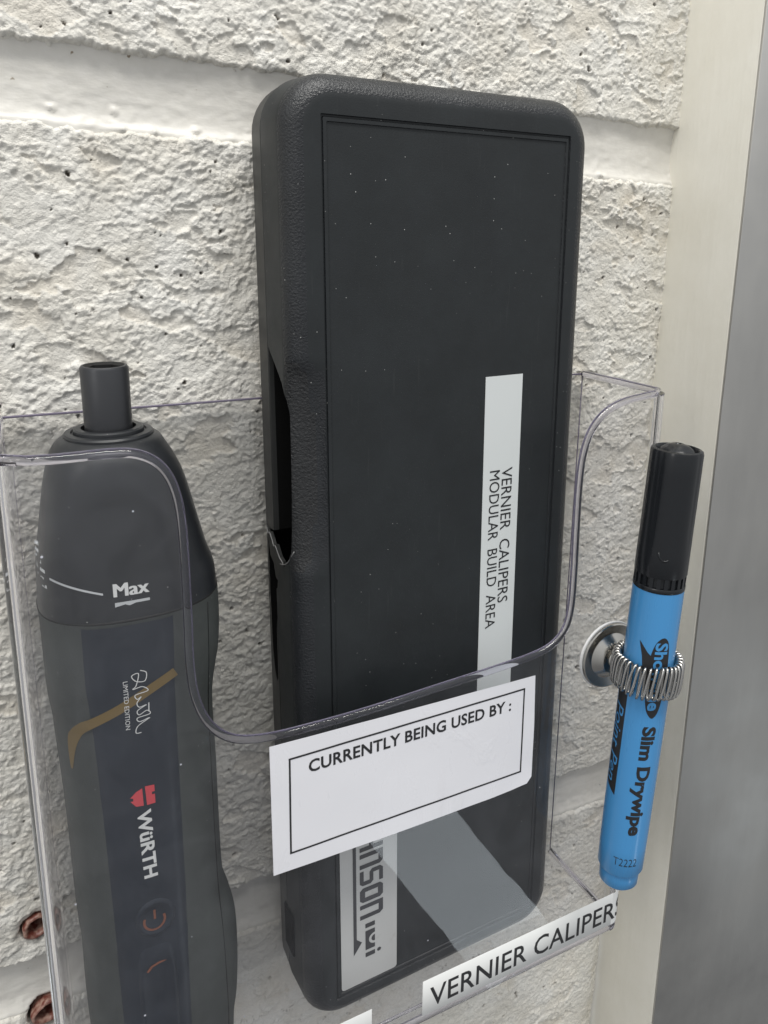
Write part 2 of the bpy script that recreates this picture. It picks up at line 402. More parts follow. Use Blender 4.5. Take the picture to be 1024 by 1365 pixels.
def rough_face(X, Z, seed):
    wx = X + 1.3 * fbm(X / 5, Z / 5, seed + 1, 4, .6); wz = Z + 1.3 * fbm(X / 5 + 40, Z / 5, seed + 2, 4, .6)
    big = fbm(X / 28, Z / 24, seed + 3, 3) * .9
    # eroded, paint-flooded hollows with ragged rims
    e1 = fbm(wx / 12 + .25 * wz / 12, wz / 8, seed + 8, 5, .58)
    hollow = sstep(.20, .27, e1); deep = sstep(.27, .65, e1)
    rim = sstep(.08, .20, e1) * (1 - hollow)
    e2 = fbm(wx / 6, wz / 4.6 - .3 * wx / 6, seed + 18, 4, .55); chip = sstep(.16, .22, e2)
    amp = (1 - .70 * hollow) * (1 - .45 * chip)
    calm = sstep(.15, .5, fbm(X / 20 + 9, Z / 17, seed + 5, 3)); amp = amp * (1 - .5 * calm)
    gx = X + .5 * fbm(X / 1.6, Z / 1.6, seed + 41, 2); gz = Z + .5 * fbm(X / 1.6 + 9, Z / 1.6, seed + 42, 2)
    g3 = dome(wx / 3.6, wz / 3.2, seed + 6) * sstep(-.25, .25, fbm(X / 13, Z / 11, seed + 4, 3))
    g2 = dome(gx / 1.65, gz / 1.5, seed + 7, .8, .15); g1 = dome(gx / 1.05 + 3, gz / 1.0, seed + 27, .8, .1)
    grit = fbm(wx / 4, wz / 3.6, seed + 33, 5, .62)
    h = big * .9 + .24 * grit * (.35 + .65 * amp) + amp * (.20 * g3 + .46 * g2 + .40 * g1) + .10 * rim - .22 * hollow - .18 * deep - .10 * chip
    h = h + .05 * fbm(X / .8, Z / .8, seed + 10, 2) * (.3 + amp)
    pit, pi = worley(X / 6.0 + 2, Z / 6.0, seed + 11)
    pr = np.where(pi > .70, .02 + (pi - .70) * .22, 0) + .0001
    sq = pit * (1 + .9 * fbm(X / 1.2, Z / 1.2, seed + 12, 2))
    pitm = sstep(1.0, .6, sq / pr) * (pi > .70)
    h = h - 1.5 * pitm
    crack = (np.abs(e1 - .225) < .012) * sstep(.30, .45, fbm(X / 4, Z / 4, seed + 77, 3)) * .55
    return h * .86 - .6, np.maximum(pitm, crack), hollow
def grid_obj(name, xs, zs, hfun, mat_, parent):
    X, Z = np.meshgrid(xs, zs); h, dirt, stain = hfun(X, Z)
    V = np.stack([X, -h, Z], -1).reshape(-1, 3)
    nx, nz = len(xs), len(zs)
    i = np.arange(nz - 1)[:, None] * nx + np.arange(nx - 1)[None, :]
    F = np.stack([i, i + 1, i + nx + 1, i + nx], -1).reshape(-1, 4)
    o = from_np(name, V, F, mat_, parent)
    for nm, arr in (('dirt', dirt), ('stain', stain)):
        a = o.data.attributes.new(nm, 'FLOAT', 'POINT'); a.data.foreach_set('value', arr.astype(np.float32).ravel())
    return o
def axis(a, b, fa, fb, fine=.31, coarse=3.0):
    out = []
    if a < fa: out += list(np.arange(a, fa, coarse))
    out += list(np.arange(max(a, fa), min(b, fb), fine))
    if b > fb: out += list(np.arange(fb, b, coarse))
    return np.array(sorted(set(out)) + [b])
# slope of the courses measured on the wall (they are not quite level)
def lvl(z0, t): return lambda X: z0 + X * 0 + t * X
def block_h(ztop, zbot, xl, xr, seed):
    def f(X, Z):
        h, pit, hol = rough_face(X, Z, seed)
        rag = .8 * fbm(X / 1.3, Z / 1.3, seed + 90, 3, .6)
        wob = 1.1 * fbm(X / 7, Z / 90, seed + 60, 4) + .9 * fbm(X / 2.0, Z / 6, seed + 61, 4, .65)
        dt = (ztop - Z) + wob; db = (Z - zbot) + .9 * fbm(X / 6, Z / 90, seed + 62, 4) + rag
        dl = (X - xl); dr = (xr - X) + 1.0 * fbm(Z / 8, X / 90, seed + 63, 3)
        def edge(d, w, dep): return -dep * np.clip(1 - d / w, 0, 1.6) ** 2.0
        h = h + edge(dt, 2.6, 6.5) + edge(db, 2.2, 7.0) + edge(dr, 9.0, 3.5) + edge(dl, 4, 6)
        stain = (.15 + .45 * sstep(-.3, .5, fbm(X / 9, Z / 9, seed + 71, 3))) * hol * .6 + .25 * sstep(.25, .7, fbm(X / 16, Z / 16, seed + 72, 4))
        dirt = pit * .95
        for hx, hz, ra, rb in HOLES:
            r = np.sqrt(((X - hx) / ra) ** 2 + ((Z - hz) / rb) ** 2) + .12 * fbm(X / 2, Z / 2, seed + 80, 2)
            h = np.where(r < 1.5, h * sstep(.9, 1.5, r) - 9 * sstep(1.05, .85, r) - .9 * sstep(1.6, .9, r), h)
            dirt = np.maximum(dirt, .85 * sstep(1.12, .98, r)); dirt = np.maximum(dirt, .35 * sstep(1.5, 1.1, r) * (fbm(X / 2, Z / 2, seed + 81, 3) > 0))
        return h, dirt, stain
    return f

wall = empty('block_wall', (0, 0, -215), 'rough white painted concrete block wall behind the clear holder', 'wall')
JT, JB = 14.0, 0.0
grid_obj('block', axis(-325, 116, -112, 116), axis(JT - .5, 229, 0, 58), block_h(229, JT, -325, 118, 11), M_block, wall)
grid_obj('block', axis(-325, 116, -112, 116), axis(-215.4, JB + .5, -216, 2), block_h(JB, -215, -325, 118, 5), M_block, wall)
grid_obj('block', axis(-325, 116, -112, 116), axis(-444, -228.6, -345, -228, fine=.38), block_h(-229, -444, -325, 118, 23), M_block, wall)
def mort(zc, hw, seed):
    def f(X, Z):
        t = np.clip((Z - zc) / hw, -1, 1)
        h = -2.6 + .9 * np.clip(t, 0, 1) ** 3 + 1.5 * np.clip(-t, 0, 1) ** 4 + .35 * fbm(X / 22, Z / 9, seed, 4) + .05 * fbm(X / 2, Z / 1, seed + 3, 3)
        # splashes of paint and grit towards the lower edge
        w, wi = worley(X / 5, Z / 4, seed + 7); b = np.clip(1 - (w / .22) ** 2, 0, 1) * (wi > .965) * (t < .1) * (.5 + fbm(X / .8, Z / .8, seed + 8, 3))
        h = h + 1.0 * np.sqrt(b) + .5 * sstep(.3, -1.0, t) * np.clip(fbm(X / 2.2, Z / 1.6, seed + 9, 3), 0, 1)
        d = ((fbm(X / .7, Z / .7, seed + 11, 2) > .62) & (fbm(X / 12, Z / 5, seed + 13, 2) + .35 * (-t) > .12)).astype(float) * .8
        for hx, hz, ra, rb in HOLES:
            r = np.sqrt(((X - hx) / ra) ** 2 + ((Z - hz) / rb) ** 2); h = h - 8 * sstep(1.05, .9, r)
        return h, np.zeros_like(h), np.zeros_like(h)
    return f
grid_obj('mortar_joint', axis(-325, 118, -112, 118, .6), axis(-2.5, 17, -2.5, 17, .5), mort(7, 8, 3), M_mortar, wall)
grid_obj('mortar_joint', axis(-325, 118, -112, 118, .6), axis(-231.5, -212.5, -232, -212, .5), mort(-222, 8, 44), M_mortar, wall)

wall.location = (0, 0, -224.6 * S); wall.rotation_euler = (0, .0215, 0)   # the courses run slightly down to the right
# ------------------------------------------------------------------ frame and steel sheet on the right
fr = from_bm('door_frame', box_bm(115.0, 150, -29, 12, -520, 330, .2, 2), M_frame)
tag(fr, 'cream painted upright frame board standing proud of the block wall, beside the blue pen', 'door frame')
stl = from_bm('steel_sheet', box_bm(115.12, 420, -29.9, -29.02, -520, 330, .08, 1), M_steel)
tag(stl, 'dull grey brushed steel sheet at the far right, next to the cream frame', 'metal panel')

# ------------------------------------------------------------------ wall plugs
def wall_plug(x, z, ry, label, seed):
    rnd = random.Random(seed); bm = bmesh.new()
    prof = [(1.9, 6.5), (2.1, 1.0), (2.5, .1), (3.0, -.35), (3.5, -.05), (3.7, .8), (3.6, 6.5)]
    w = [rnd.uniform(-.08, .08) for _ in range(4)]
    def rad(a, r, h): return r * (1 + w[0] * math.cos(a) + w[1] * math.sin(2 * a) + w[2] * math.cos(3 * a) + .03 * math.sin(9 * a))
    lathe_bm(prof, lambda a, b, h: (x + a * 1.05, .3 + h + .12 * a, z + b * .92), 40, bm, rad)
    o = from_bm('wall_plug', bm, M_plug); o.data.transform(Matrix.Identity(4))
    tag(o, label, 'wall plug', 'plastic plugs left in the wall')
    d = bmesh.new(); lathe_bm([(2.3, 6.6), (0, 6.6)], lambda a, b, h: (x + a, .3 + h, z + b), 20, d)
    h_ = from_bm('plug_hole', d, M_hole, o)
wall_plug(-85.6, -211.8, 0, 'upper red brown plastic plug in a chipped screw hole above the lower mortar joint', 1)
wall_plug(-86.2, -240.4, 0, 'lower red brown plastic plug at the bottom left, cut by the photo edge', 2)

# ------------------------------------------------------------------ clear holder
HX, HZT, HZB, YR, YF, RC, TH = 83.7, -73.4, -254.6, -1.9, -39.4, 4.3, 1.9
holder = empty('clear_holder', (0, YR, HZB), 'clear plastic wall holder with a scooped front holding the black case and the screwdriver', 'holder')
SF = HX - RC; SA = SF + RC * math.pi / 2; SE = SA + (-YF + YR) * 1.0 - RC
def hmap(s, z, off=0.0):
    """unrolled front/side sheet; off = distance inwards from the outer face"""
    a = abs(s); sg = 1 if s >= 0 else -1
    if a <= SF: return (s, YF + off, z)
    if a <= SA:
        t = (a - SF) / RC; r = RC - off
        return (sg * (SF + r * math.sin(t)), YF + RC - r * math.cos(t), z)
    return (sg * (HX - off - .8 * (a - SA) / 33), YF + RC + (a - SA), z)
scoop = [(-SF + 2, -73.9), (-72, -74.1), (-62, -74.1), (-57.5, -75.0), (-54.0, -77.5), (-51.7, -81.8), (-50.5, -88), (-50.1, -98), (-50.1, -112), (-50.2, -124),
         (-49.3, -132.5), (-46.6, -139.6), (-41.5, -144.6), (-33.5, -146.7), (-22, -147.2), (-8, -147.1), (12, -146.1), (30, -145.2), (42, -144.2), (48.6, -142.3), (52.6, -138.2), (54.1, -131.5),
         (54.25, -121), (54.0, -108), (53.95, -96), (54.6, -87.5), (56.9, -80.8), (61.1, -76.4), (67, -74.0), (74, -73.0), (SF - 1, -72.6)]
top = [(-SE, -73.6), (-SA - 16, -73.7), (-SA, -73.9)] + [tuple(p) for p in smooth_pts(scoop, 5)] + [(SA, -72.6), (SA + 16, -72.8), (SE, -73.2)]
outline = top + [(SE, HZB), (-SE, HZB)]
bm = bmesh.new()
f = bm.faces.new([bm.verts.new((p[0], p[1], 0)) for p in outline])
for sg in (-1, 1):
    for k in range(0, 13):
        c = sg * (SF + (SA - SF) * k / 12)
        bmesh.ops.bisect_plane(bm, geom=bm.verts[:] + bm.edges[:] + bm.faces[:], dist=1e-5, plane_co=(c, 0, 0), plane_no=(1, 0, 0))
bmesh.ops.triangulate(bm, faces=bm.faces, ngon_method='EAR_CLIP')
sv = [(v.co.x, v.co.y) for v in bm.verts]; tf = [[v.index for v in f.verts] for f in bm.faces] if not bm.verts.index_update() else []
bm.verts.index_update(); tf = [[v.index for v in f.verts] for f in bm.faces]; bm.free()
tall = tf; scen = [sum(abs(sv[i][0]) for i in t) / 3 for t in tall]
tf = [t for t, c in zip(tall, scen) if not SF < c < SA]; tcorner = [t for t, c in zip(tall, scen) if SF < c < SA]
def sheet(name, off, flip):
    b = bmesh.new(); vs = [b.verts.new(hmap(s, z, off)) for s, z in sv]
    for t in tf: b.faces.new([vs[i] for i in (t[::-1] if flip else t)])
    bmesh.ops.delete(b, geom=[v for v in b.verts if not v.link_faces], context='VERTS')
    return b
M_corner = mat('clear_styrene_bend', (.97, .965, .99), .03, trans=1.0, ior=1.42)
for sgn in (-1, 1):
    b = bmesh.new()
    T = [t for t in tcorner if sv[t[0]][0] * sgn > 0]
    for off, fl in ((0.02, False), (TH - .02, True)):
        vs = {}
        for t in T:
            for i in t:
                if i not in vs: vs[i] = b.verts.new(hmap(sv[i][0], sv[i][1], off))
        for t in T: b.faces.new([vs[i] for i in (t[::-1] if fl else t)])
        if off < .1: first = vs
    for t in T:
        pass
    b.edges.ensure_lookup_table()
    oe = {}
    for t in T:
        for a_, c_ in ((t[0], t[1]), (t[1], t[2]), (t[2], t[0])):
            k_ = (min(a_, c_), max(a_, c_)); oe[k_] = oe.get(k_, 0) + 1
    for (a_, c_), n_ in oe.items():
        if n_ == 1: b.faces.new((first[a_], first[c_], vs[c_], vs[a_]))
    from_bm('rounded_corner', b, M_corner, holder, sharp=40)
b = sheet('x', 0, False); b2 = sheet('x', TH, True)
me = bpy.data.meshes.new('t'); b2.to_mesh(me); b.from_mesh(me); b2.free()
shell = from_bm('front_shell', b, M_clear, holder, sharp=30, recalc=False)
shell['label'] = 'bent clear front and sides with two raised ears'
# rounded moulded rim along the upper edge and the foot edge
ctr = [hmap(s, z + .1, TH / 2) for s, z in top]
from_bm('rim', tube_bm(ctr, 1.02, 14), M_rim, holder)
T2 = np.array(top); tg = np.gradient(T2, axis=0); tg /= np.linalg.norm(tg, axis=1)[:, None]; T3 = T2 + np.stack([-tg[:, 1], tg[:, 0]], 1) * .72
M_purple = mat('purple_tinted_edge', (.38, .36, .47), .08, trans=.55, ior=1.46)
from_bm('rim_edge', tube_bm([hmap(s_, z_ + .1, TH * .62) for s_, z_ in T3], .32, 8), M_purple, holder)
foot = [hmap(s, HZB + .9, .95) for s in np.concatenate([np.linspace(-SE, -SA, 4), np.linspace(-SA, -SF, 9)[1:], np.linspace(-SF, SF, 24)[1:], np.linspace(SF, SA, 9)[1:], np.linspace(SA, SE, 4)[1:]])]
from_bm('foot_rim', tube_bm(foot, 1.0, 10), M_rim, holder)
def plate(x0, x1, y0, y1, z0, z1, bev=.25): return box_bm(x0, x1, y0, y1, z0, z1, bev, 2)
from_bm('back_panel', plate(-HX + .7, HX - .7, -1.85, -.65 - 1.0, HZB + .3, -72.9, .08), M_clearback, holder, sharp=30)
M_edge = mat('purple_grey_cut_edge', (.16, .14, .20), .2)
from_bm('back_edge', box_bm(-HX + .9, HX - .7, -2.05, -1.5, -73.35, -72.85, .1, 2), M_edge, holder)
for sx in (-1, 1):
    from_bm('corner_seam', tube_bm([(sx * (HX - 2.2), -2.1, HZB + 2), (sx * (HX - 2.2), -2.1, -73.2)], .20, 8), M_edge, holder)
from_bm('base_panel', plate(-HX + TH + .1, HX - TH - .1, YF + TH + .1, YR - .3, HZB + .1, HZB + .85, .1), M_clear, holder, sharp=30)
for sx in (-1, 1):
    from_bm('base_seam', tube_bm([(sx * (HX - TH - .4), -2.6, HZB + 2.25), (sx * (HX - TH - .4), YF + 4, HZB + 2.25)], .38, 8), M_rim, holder)
from_bm('base_seam', tube_bm([(-HX + 3, YF + TH + .3, HZB + 4.2), (HX - 4, YF + TH + .3, HZB + 4.2)], .45, 8), M_rim, holder)

# paper notice under clear tape
PY = YF - .12
def paper_pt(u, v, off=0):
    lift = 0.0
    d = (u - 30) / 13 + (-v - 176) / 9
    if d > 1: lift = (d - 1) ** 2 * .3
    w = .05 * math.sin(u * .35) + .04 * math.sin(u * .13 + v * .3)
    return (u, PY - lift - off - .06 + w * .5, v)
b = bmesh.new()
f = b.faces.new([b.verts.new((x, z, 0)) for x, z in [(-33.5, -148.6), (4, -149.3), (42.3, -149.8), (42.9, -165), (43.0, -180.2), (42.9, -182.6), (41.4, -184.4), (36, -184.9), (29.4, -185.2), (2.4, -185.4), (-33.4, -184.9)]])
cut_grid(b, 0, 2.2); cut_grid(b, 1, 2.2)
notice = mapped('paper_notice', b, paper_pt, M_paper, holder)
notice['label'] = 'white paper slip taped askew with a box to write in'
bd = [(-28.7, -153.5), (38.8, -153.1), (39.0, -179.7), (-28.9, -180.0)]
b = bmesh.new()
for i in range(4):
    a_, c_ = np.array(bd[i]), np.array(bd[(i + 1) % 4]); t_ = (c_ - a_) / np.linalg.norm(c_ - a_); a_ = a_ - t_ * .25 * (i % 2 == 0); c_ = c_ + t_ * .25 * (i % 2 == 0)
    stroke_bm([tuple(a_ + (c_ - a_) * k / 20) for k in range(21)], .5 if i % 2 == 0 else .46, b)
mapped('border_line', b, lambda u, v: paper_pt(u, v, .07), M_black_ink, notice)
b = text_bm('CURRENTLY BEING USED BY :', 58.6, 3.5, bold=.022, spacing=1.03)
mapped('lettering', b, lambda u, v: paper_pt(5.3 + u, -157.0 + v + u * .0006, .07), M_black_ink, notice, cut=3)
# bottom label tapes
lab = from_bm('name_label', box_bm(9.0, 79.0, YF - .2, YF - .06, -251.8, -239.3, .03, 1), M_label, holder)
b = box_bm(0, 1, 0, 1, 0, 1); b.clear()
# label wraps round the corner: built from the same unrolled sheet
for i in range(9):
    s0, s1 = 78.9 + (5.2) * i / 8, 78.9 + 5.2 * (i + 1) / 8
    if i == 8: break
    vs = [b.verts.new(hmap(s, z, -.17)) for s, z in ((s0, -251.8), (s1, -251.8), (s1, -239.3), (s0, -239.3))]
    b.faces.new(vs)
bmesh.ops.remove_doubles(b, verts=b.verts, dist=1e-4)
from_bm('label_wrap', b, M_label, lab)
b = text_bm('VERNIER CALIPERS', 72.8, 7.2, bold=.008, spacing=1.02)
for v in b.verts: v.co.x += 11.4 + 36.4; v.co.y += -246.2
cut_grid(b, 0, 1.5)
for v in b.verts: v.co = Vector(hmap(v.co.x, v.co.y, -.25))
from_bm('lettering', b, M_black_ink, lab, recalc=False)
lab2 = from_bm('blank_label', box_bm(-70, -6.9, YF - .2, YF - .06, -252.2, -240.4, .03, 1), M_label, holder)

# ------------------------------------------------------------------ black caliper case
CX, CY, CZ = -22.33, -4.05, -252.45
LEAN, CROLL, CYAW = .0065175, -.0067284, .0222328
CW, CH, CT = 85.5, 255.9, 24.57
RCASE = (Matrix.Rotation(CYAW, 3, 'Z') @ Matrix.Rotation(-LEAN, 3, 'X') @ Matrix.Rotation(CROLL, 3, 'Y'))
def cp(u, v, n):
    return Vector((CX, CY, CZ)) + RCASE @ Vector((u, -n, v))
case = empty('caliper_case', (CX, CY, CZ), 'tall black plastic caliper case with a broken left edge standing in the clear holder', 'tool case')
LEFTV = [240 - 2.0 * k for k in range(113)]
def rrect(ins, r, seg=10, ext=(0, 0, 0, 0)):
    """rounded rectangle of the case outline inset by ins; ext shifts l,b,r,t"""
    x0, y0, x1, y1 = ins + ext[0], ins - 1.2 + ext[1], CW - ins + ext[2], CH - ins + ext[3]; r = max(r, .05); out = []
    for cx_, cy_, a0 in ((x1 - r, y1 - r, 0), (x0 + r, y1 - r, 90), (x0 + r, y0 + r, 180), (x1 - r, y0 + r, 270)):
        for k in range(seg + 1):
            a = math.radians(a0 + 90 * k / seg); out.append((cx_ + r * math.cos(a), cy_ + r * math.sin(a)))
        if a0 == 90: out += [(x0, v_) for v_ in LEFTV]
    return out
def dent(u, v, n):
    """thumb scallop worn into the front left edge"""
    if u > 10 or n < 18: return u, v, n
    w = max(0.0, 1 - ((v - 166) / 26.0) ** 2) ** .5
    t = max(0.0, min(1.0, (n - 19.5) / 4.5)); t = t * t * (3 - 2 * t)
    return u + 2.1 * w * t * (1 if u < 6.6 else 0), v, n - 1.5 * w * math.exp(-((u - 3.2) / 1.7) ** 2) - (.9 * w if 4.5 < u < 6.5 else 0)
def loft(levels, cap0=True, cap1=True):
    bm = bmesh.new(); rings = []
    for pts, n in levels: rings.append([bm.verts.new(cp(*dent(p[0], p[1], n))) for p in pts])
    for A, B in zip(rings, rings[1:]):
        for k in range(len(A)): bm.faces.new((A[k], A[(k + 1) % len(A)], B[(k + 1) % len(A)], B[k]))
    if cap0: bm.faces.new(rings[0][::-1])
    if cap1: bm.faces.new(rings[-1])
    return bm
RK = 12.0; PN = 9.6
def fillet(n0, sgn, R, ins0, rk):
    out = []
    for k in range(0, 9):
        a = math.pi / 2 * k / 8; i = ins0 + R * (1 - math.cos(a)); out.append((rrect(i, rk - i), n0 + sgn * R * math.sin(a)))
    return out
base_lv = [(rrect(3 - 0 + .6, RK - 3), 0.0)] + [(rrect(.3 + 2.6 * (1 - math.sin(math.pi / 2 * k / 5)), RK - 2.6 * (1 - math.sin(math.pi / 2 * k / 5))), 2.6 * (1 - math.cos(math.pi / 2 * k / 5))) for k in range(6)] + [(rrect(.05, RK), PN - .35), (rrect(.3, RK), PN - .1), (rrect(1.4, RK - 1), PN)]
base_bm = loft(base_lv)
FR = 5.6
def fr_rect(l, b_, r, t):   # sharp rectangle with the same vertex count
    pts = []; seg = 10
    for cx_, cy_, a0 in ((r - .3, t - .3, 0), (l + .3, t - .3, 90), (l + .3, b_ + .3, 180), (r - .3, b_ + .3, 270)):
        for k in range(seg + 1):
            a = math.radians(a0 + 90 * k / seg); pts.append((cx_ + .3 * math.cos(a), cy_ + .3 * math.sin(a)))
        if a0 == 90: pts += [(l, v_) for v_ in LEFTV]
    return pts
ins = 0.7
lid_lv = [(rrect(1.2, RK - 1), PN + .02), (rrect(.15, RK), PN + .12), (rrect(-.05, RK), PN + .5)]
lid_lv += fillet(CT - FR, 1, FR, .35, RK)
FL, FB, FRR, FT = 9.0, 6.4, 77.4, 246.4
lid_lv += [(fr_rect(FL - .15, FB - .15, FRR + .15, FT + .15), CT), (fr_rect(FL, FB, FRR, FT), CT - .55), (fr_rect(FL + .35, FB + .35, FRR - .35, FT - .35), CT - .6), (fr_rect(FL + .5, FB + .5, FRR - .5, FT - .5), CT - .25),
           (fr_rect(FL + 1.3, FB + 1.3, FRR - 1.0, FT - 1.3), CT - .25), (fr_rect(FL + 1.45, FB + 1.45, FRR - 1.15, FT - 1.45), CT - .55)]
lid_bm = loft(lid_lv)
def prism(poly, u0, u1):
    """cutter through the left side; poly in (n, v)"""
    bm = bmesh.new()
    A = [bm.verts.new(cp(u0, v, n)) for n, v in poly]; B = [bm.verts.new(cp(u1, v, n)) for n, v in poly]
    for k in range(len(A)): bm.faces.new((A[k], A[(k + 1) % len(A)], B[(k + 1) % len(A)], B[k]))
    bm.faces.new(A[::-1]); bm.faces.new(B); bmesh.ops.recalc_face_normals(bm, faces=bm.faces)
    return bm
def boolean(obj, cutter_bm, inner_mat):
    me = bpy.data.meshes.new('cut'); cutter_bm.to_mesh(me); cutter_bm.free(); me.transform(Matrix.Scale(S, 4))
    off = Vector(obj.parent.location); me.transform(Matrix.Translation(-off))
    me.materials.append(inner_mat)
    if inner_mat.name not in [m.name for m in obj.data.materials]: obj.data.materials.append(inner_mat)
    c = bpy.data.objects.new('cut', me); COL.objects.link(c); c.location = off
    bpy.context.view_layer.update()
    md = obj.modifiers.new('b', 'BOOLEAN'); md.operation = 'DIFFERENCE'; md.object = c; md.solver = 'EXACT'
    try: md.material_mode = 'TRANSFER'
    except Exception: pass
    bpy.context.view_layer.update()
    dg = bpy.context.evaluated_depsgraph_get(); new = bpy.data.meshes.new_from_object(obj.evaluated_get(dg))
    obj.modifiers.clear(); old = obj.data; obj.data = new; bpy.data.meshes.remove(old)
    COL.objects.unlink(c); bpy.data.objects.remove(c)
lid = from_bm('lid', lid_bm, M_case, case, sharp=28)
baseo = from_bm('base_shell', base_bm, M_caseside, case, sharp=28)
baseo.data.materials.append(M_inner)
_n = RCASE @ Vector((0, -1, 0))
for p_ in baseo.data.polygons:
    if p_.normal.dot(_n) > .9 and len(p_.vertices) > 20: p_.material_index = 1
hole = [(PN - 1, 195.8), (PN + 1.0, 194.0), (12.5, 192.2), (15.5, 189.6), (18.5, 186.6), (20.3, 183.0), (20.9, 179.5), (20.8, 170), (20.7, 158), (20.6, 149.5), (20.4, 144.5), (19.6, 142.6), (18.8, 140.8), (17.6, 141.0), (16.2, 139.2), (15.0, 139.5),
        (13.0, 138.2), (12.4, 136.0), (11.6, 135.4), (10.9, 131.5), (9.0, 130.2), (PN - 1, 130)]
boolean(lid, prism(hole, -3, 13), M_inner)
hole2 = [(PN + 1, 147), (7.0, 146.4), (4.2, 145.6), (3.4, 143.4), (3.6, 136), (3.9, 124), (4.4, 111), (5.8, 104.5), (7.4, 102.6), (8.6, 104), (8.8, 118), (PN + 1, 131)]
boolean(baseo, prism(hole2, -3, 11), M_inner)
_u = RCASE @ Vector((1, 0, 0)); _f = RCASE @ Vector((0, -1, 0)); _v3 = RCASE @ Vector((0, 0, 1))
M_worn = black_plastic('worn_grained_edge', (.0215, .0225, .024), .40, .5, .0005, 1500, bstr=.8)
lid.data.materials.append(M_worn); _w = len(lid.data.materials) - 1
lid.data.materials.append(M_caseflat); _k = len(lid.data.materials) - 1
for p_ in lid.data.polygons:
    if p_.material_index == 0 and (p_.normal.dot(_f) > .985 or abs(p_.normal.dot(_f)) < .16): p_.material_index = _k
    c_ = RCASE.transposed() @ ((p_.center + Vector(case.location)) / S - Vector((CX, CY, CZ)))
    if abs(c_.z - 166) < 25.5 and c_.x < 2.2 + 4.6 * (1 - ((c_.z - 166) / 26) ** 2) ** .5 and c_.x < 6.6 and -c_.y > 20.2 and p_.normal.dot(_f) > .05 and len(p_.vertices) < 30: p_.material_index = _w
for o in (lid, baseo): o.data.set_sharp_from_angle(angle=math.radians(28))
# flat front panel gets its own finer surface
b = bmesh.new()
vs = [b.verts.new(cp(u, v, CT - .545)) for u, v in ((FL + 1.5, FB + 1.5), (FRR - 1.2, FB + 1.5), (FRR - 1.2, FT - 1.5), (FL + 1.5, FT - 1.5))]; b.faces.new(vs)
from_bm('front_panel', b, M_caseflat, case, recalc=False)
# torn flap, whitened crack edges
def flap(pts, th, m, name):
    bm = bmesh.new(); n_ = len(pts)
    A = [bm.verts.new(cp(*p)) for p in pts]; B = [bm.verts.new(cp(p[0] + th, p[1], p[2])) for p in pts]
    bm.faces.new(A); bm.faces.new(B[::-1])
    for k in range(n_): bm.faces.new((A[k], B[k], B[(k + 1) % n_], A[(k + 1) % n_]))
    return from_bm(name, bm, m, case, sharp=20)
flap([(.1, 146.5, 3.6), (-.3, 145.2, 5.8), (-.3, 145.9, 7.5), (-.1, 143.0, 9.6), (-.1, 143.7, 11.5), (.4, 140.6, 12.8), (.6, 140.0, 14.4), (1.1, 136.0, 15.2), (.8, 134.6, 13.2), (.5, 130.6, 12.6), (.3, 133.2, 10.9), (.1, 133.8, 9.4), (-.1, 137.6, 8.6), (-.2, 139.0, 6.4), (0, 143.0, 4.6)], .7, M_caseside, 'torn_flap')
M_stress = mat('whitened_crack', (.22, .22, .22), .5)
for pts, r in (([(-.25, 146.0, 4.2), (-.6, 145.1, 6.2), (-.5, 145.5, 7.6), (-.4, 142.9, 10.2), (-.4, 143.3, 11.4), (.1, 140.6, 13.0), (.4, 139.6, 14.4), (.7, 136.4, 15.2)], .15), ([(.2, 138.9, 13.0), (.15, 139.8, 16.0), (.35, 141.6, 19.0), (1.2, 145, 21.2)], .14)):
    from_bm('crack_edge', tube_bm([tuple(cp(u, v, n)) for u, v, n in [tuple(q) for q in smooth_pts(pts, 4)]], r, 6), M_stress, case)
# sticker strip with lettering
def face_pt(off): return lambda u, v: tuple(cp(u, v, CT - .55 + off))
def flatpatch(name, poly, off, m, parent, th=.12):
    bm = bmesh.new(); A = [bm.verts.new(cp(p[0], p[1], CT - .56 + off)) for p in poly]; B = [bm.verts.new(cp(p[0], p[1], CT - .56 + off - th)) for p in poly]
    bm.faces.new(A); n_ = len(poly)
    for k in range(n_): bm.faces.new((A[k], B[k], B[(k + 1) % n_], A[(k + 1) % n_]))
    bmesh.ops.triangulate(bm, faces=[f_ for f_ in bm.faces if len(f_.verts) > 4])
    return from_bm(name, bm, m, parent, smooth=False)
tape = flatpatch('tape_label', [(53.8, 185.1), (65.6, 185.2), (65.6, 62), (54.0, 62)], .16, M_tape, case)
tape['label'] = 'silver tape strip printed along its length'
def vert_text(s, u, v0, v1, h, bold, off, m, parent, spacing=1.0, conv=None, cut=None, name='lettering', shear=0):
    b = text_bm(s, abs(v0 - v1), h, bold, spacing, shear)
    for v in b.verts: v.co = Vector((u + v.co.y, (v0 + v1) / 2 - v.co.x, 0))
    return mapped(name, b, conv or face_pt(off), m, parent, cut)
vert_text('VERNIER  CALIPERS', 61.6, 159.4, 119.2, 3.45, .0, .22, M_black_ink, tape, 1.0)
vert_text('MODULAR  BUILD  AREA', 57.6, 159.0, 112.0, 3.3, .0, .22, M_black_ink, tape, 1.0)
# brand plate
def rpoly(x0, y0, x1, y1, r, seg=5):
    out = []
    for cx_, cy_, a0 in ((x1 - r, y1 - r, 0), (x0 + r, y1 - r, 90), (x0 + r, y0 + r, 180), (x1 - r, y0 + r, 270)):
        for k in range(seg + 1):
            a = math.radians(a0 + 90 * k / seg); out.append((cx_ + r * math.cos(a), cy_ + r * math.sin(a)))
    return out
plate_o = flatpatch('brand_plate', rpoly(10.6, 8.2, 28.2, 72, 1.0), .22, M_plate, case)
plate_o['label'] = 'silver grey plate with heavy dark lettering'
M_plate_ink = mat('dark_plate_print', (.055, .055, .06), .5)
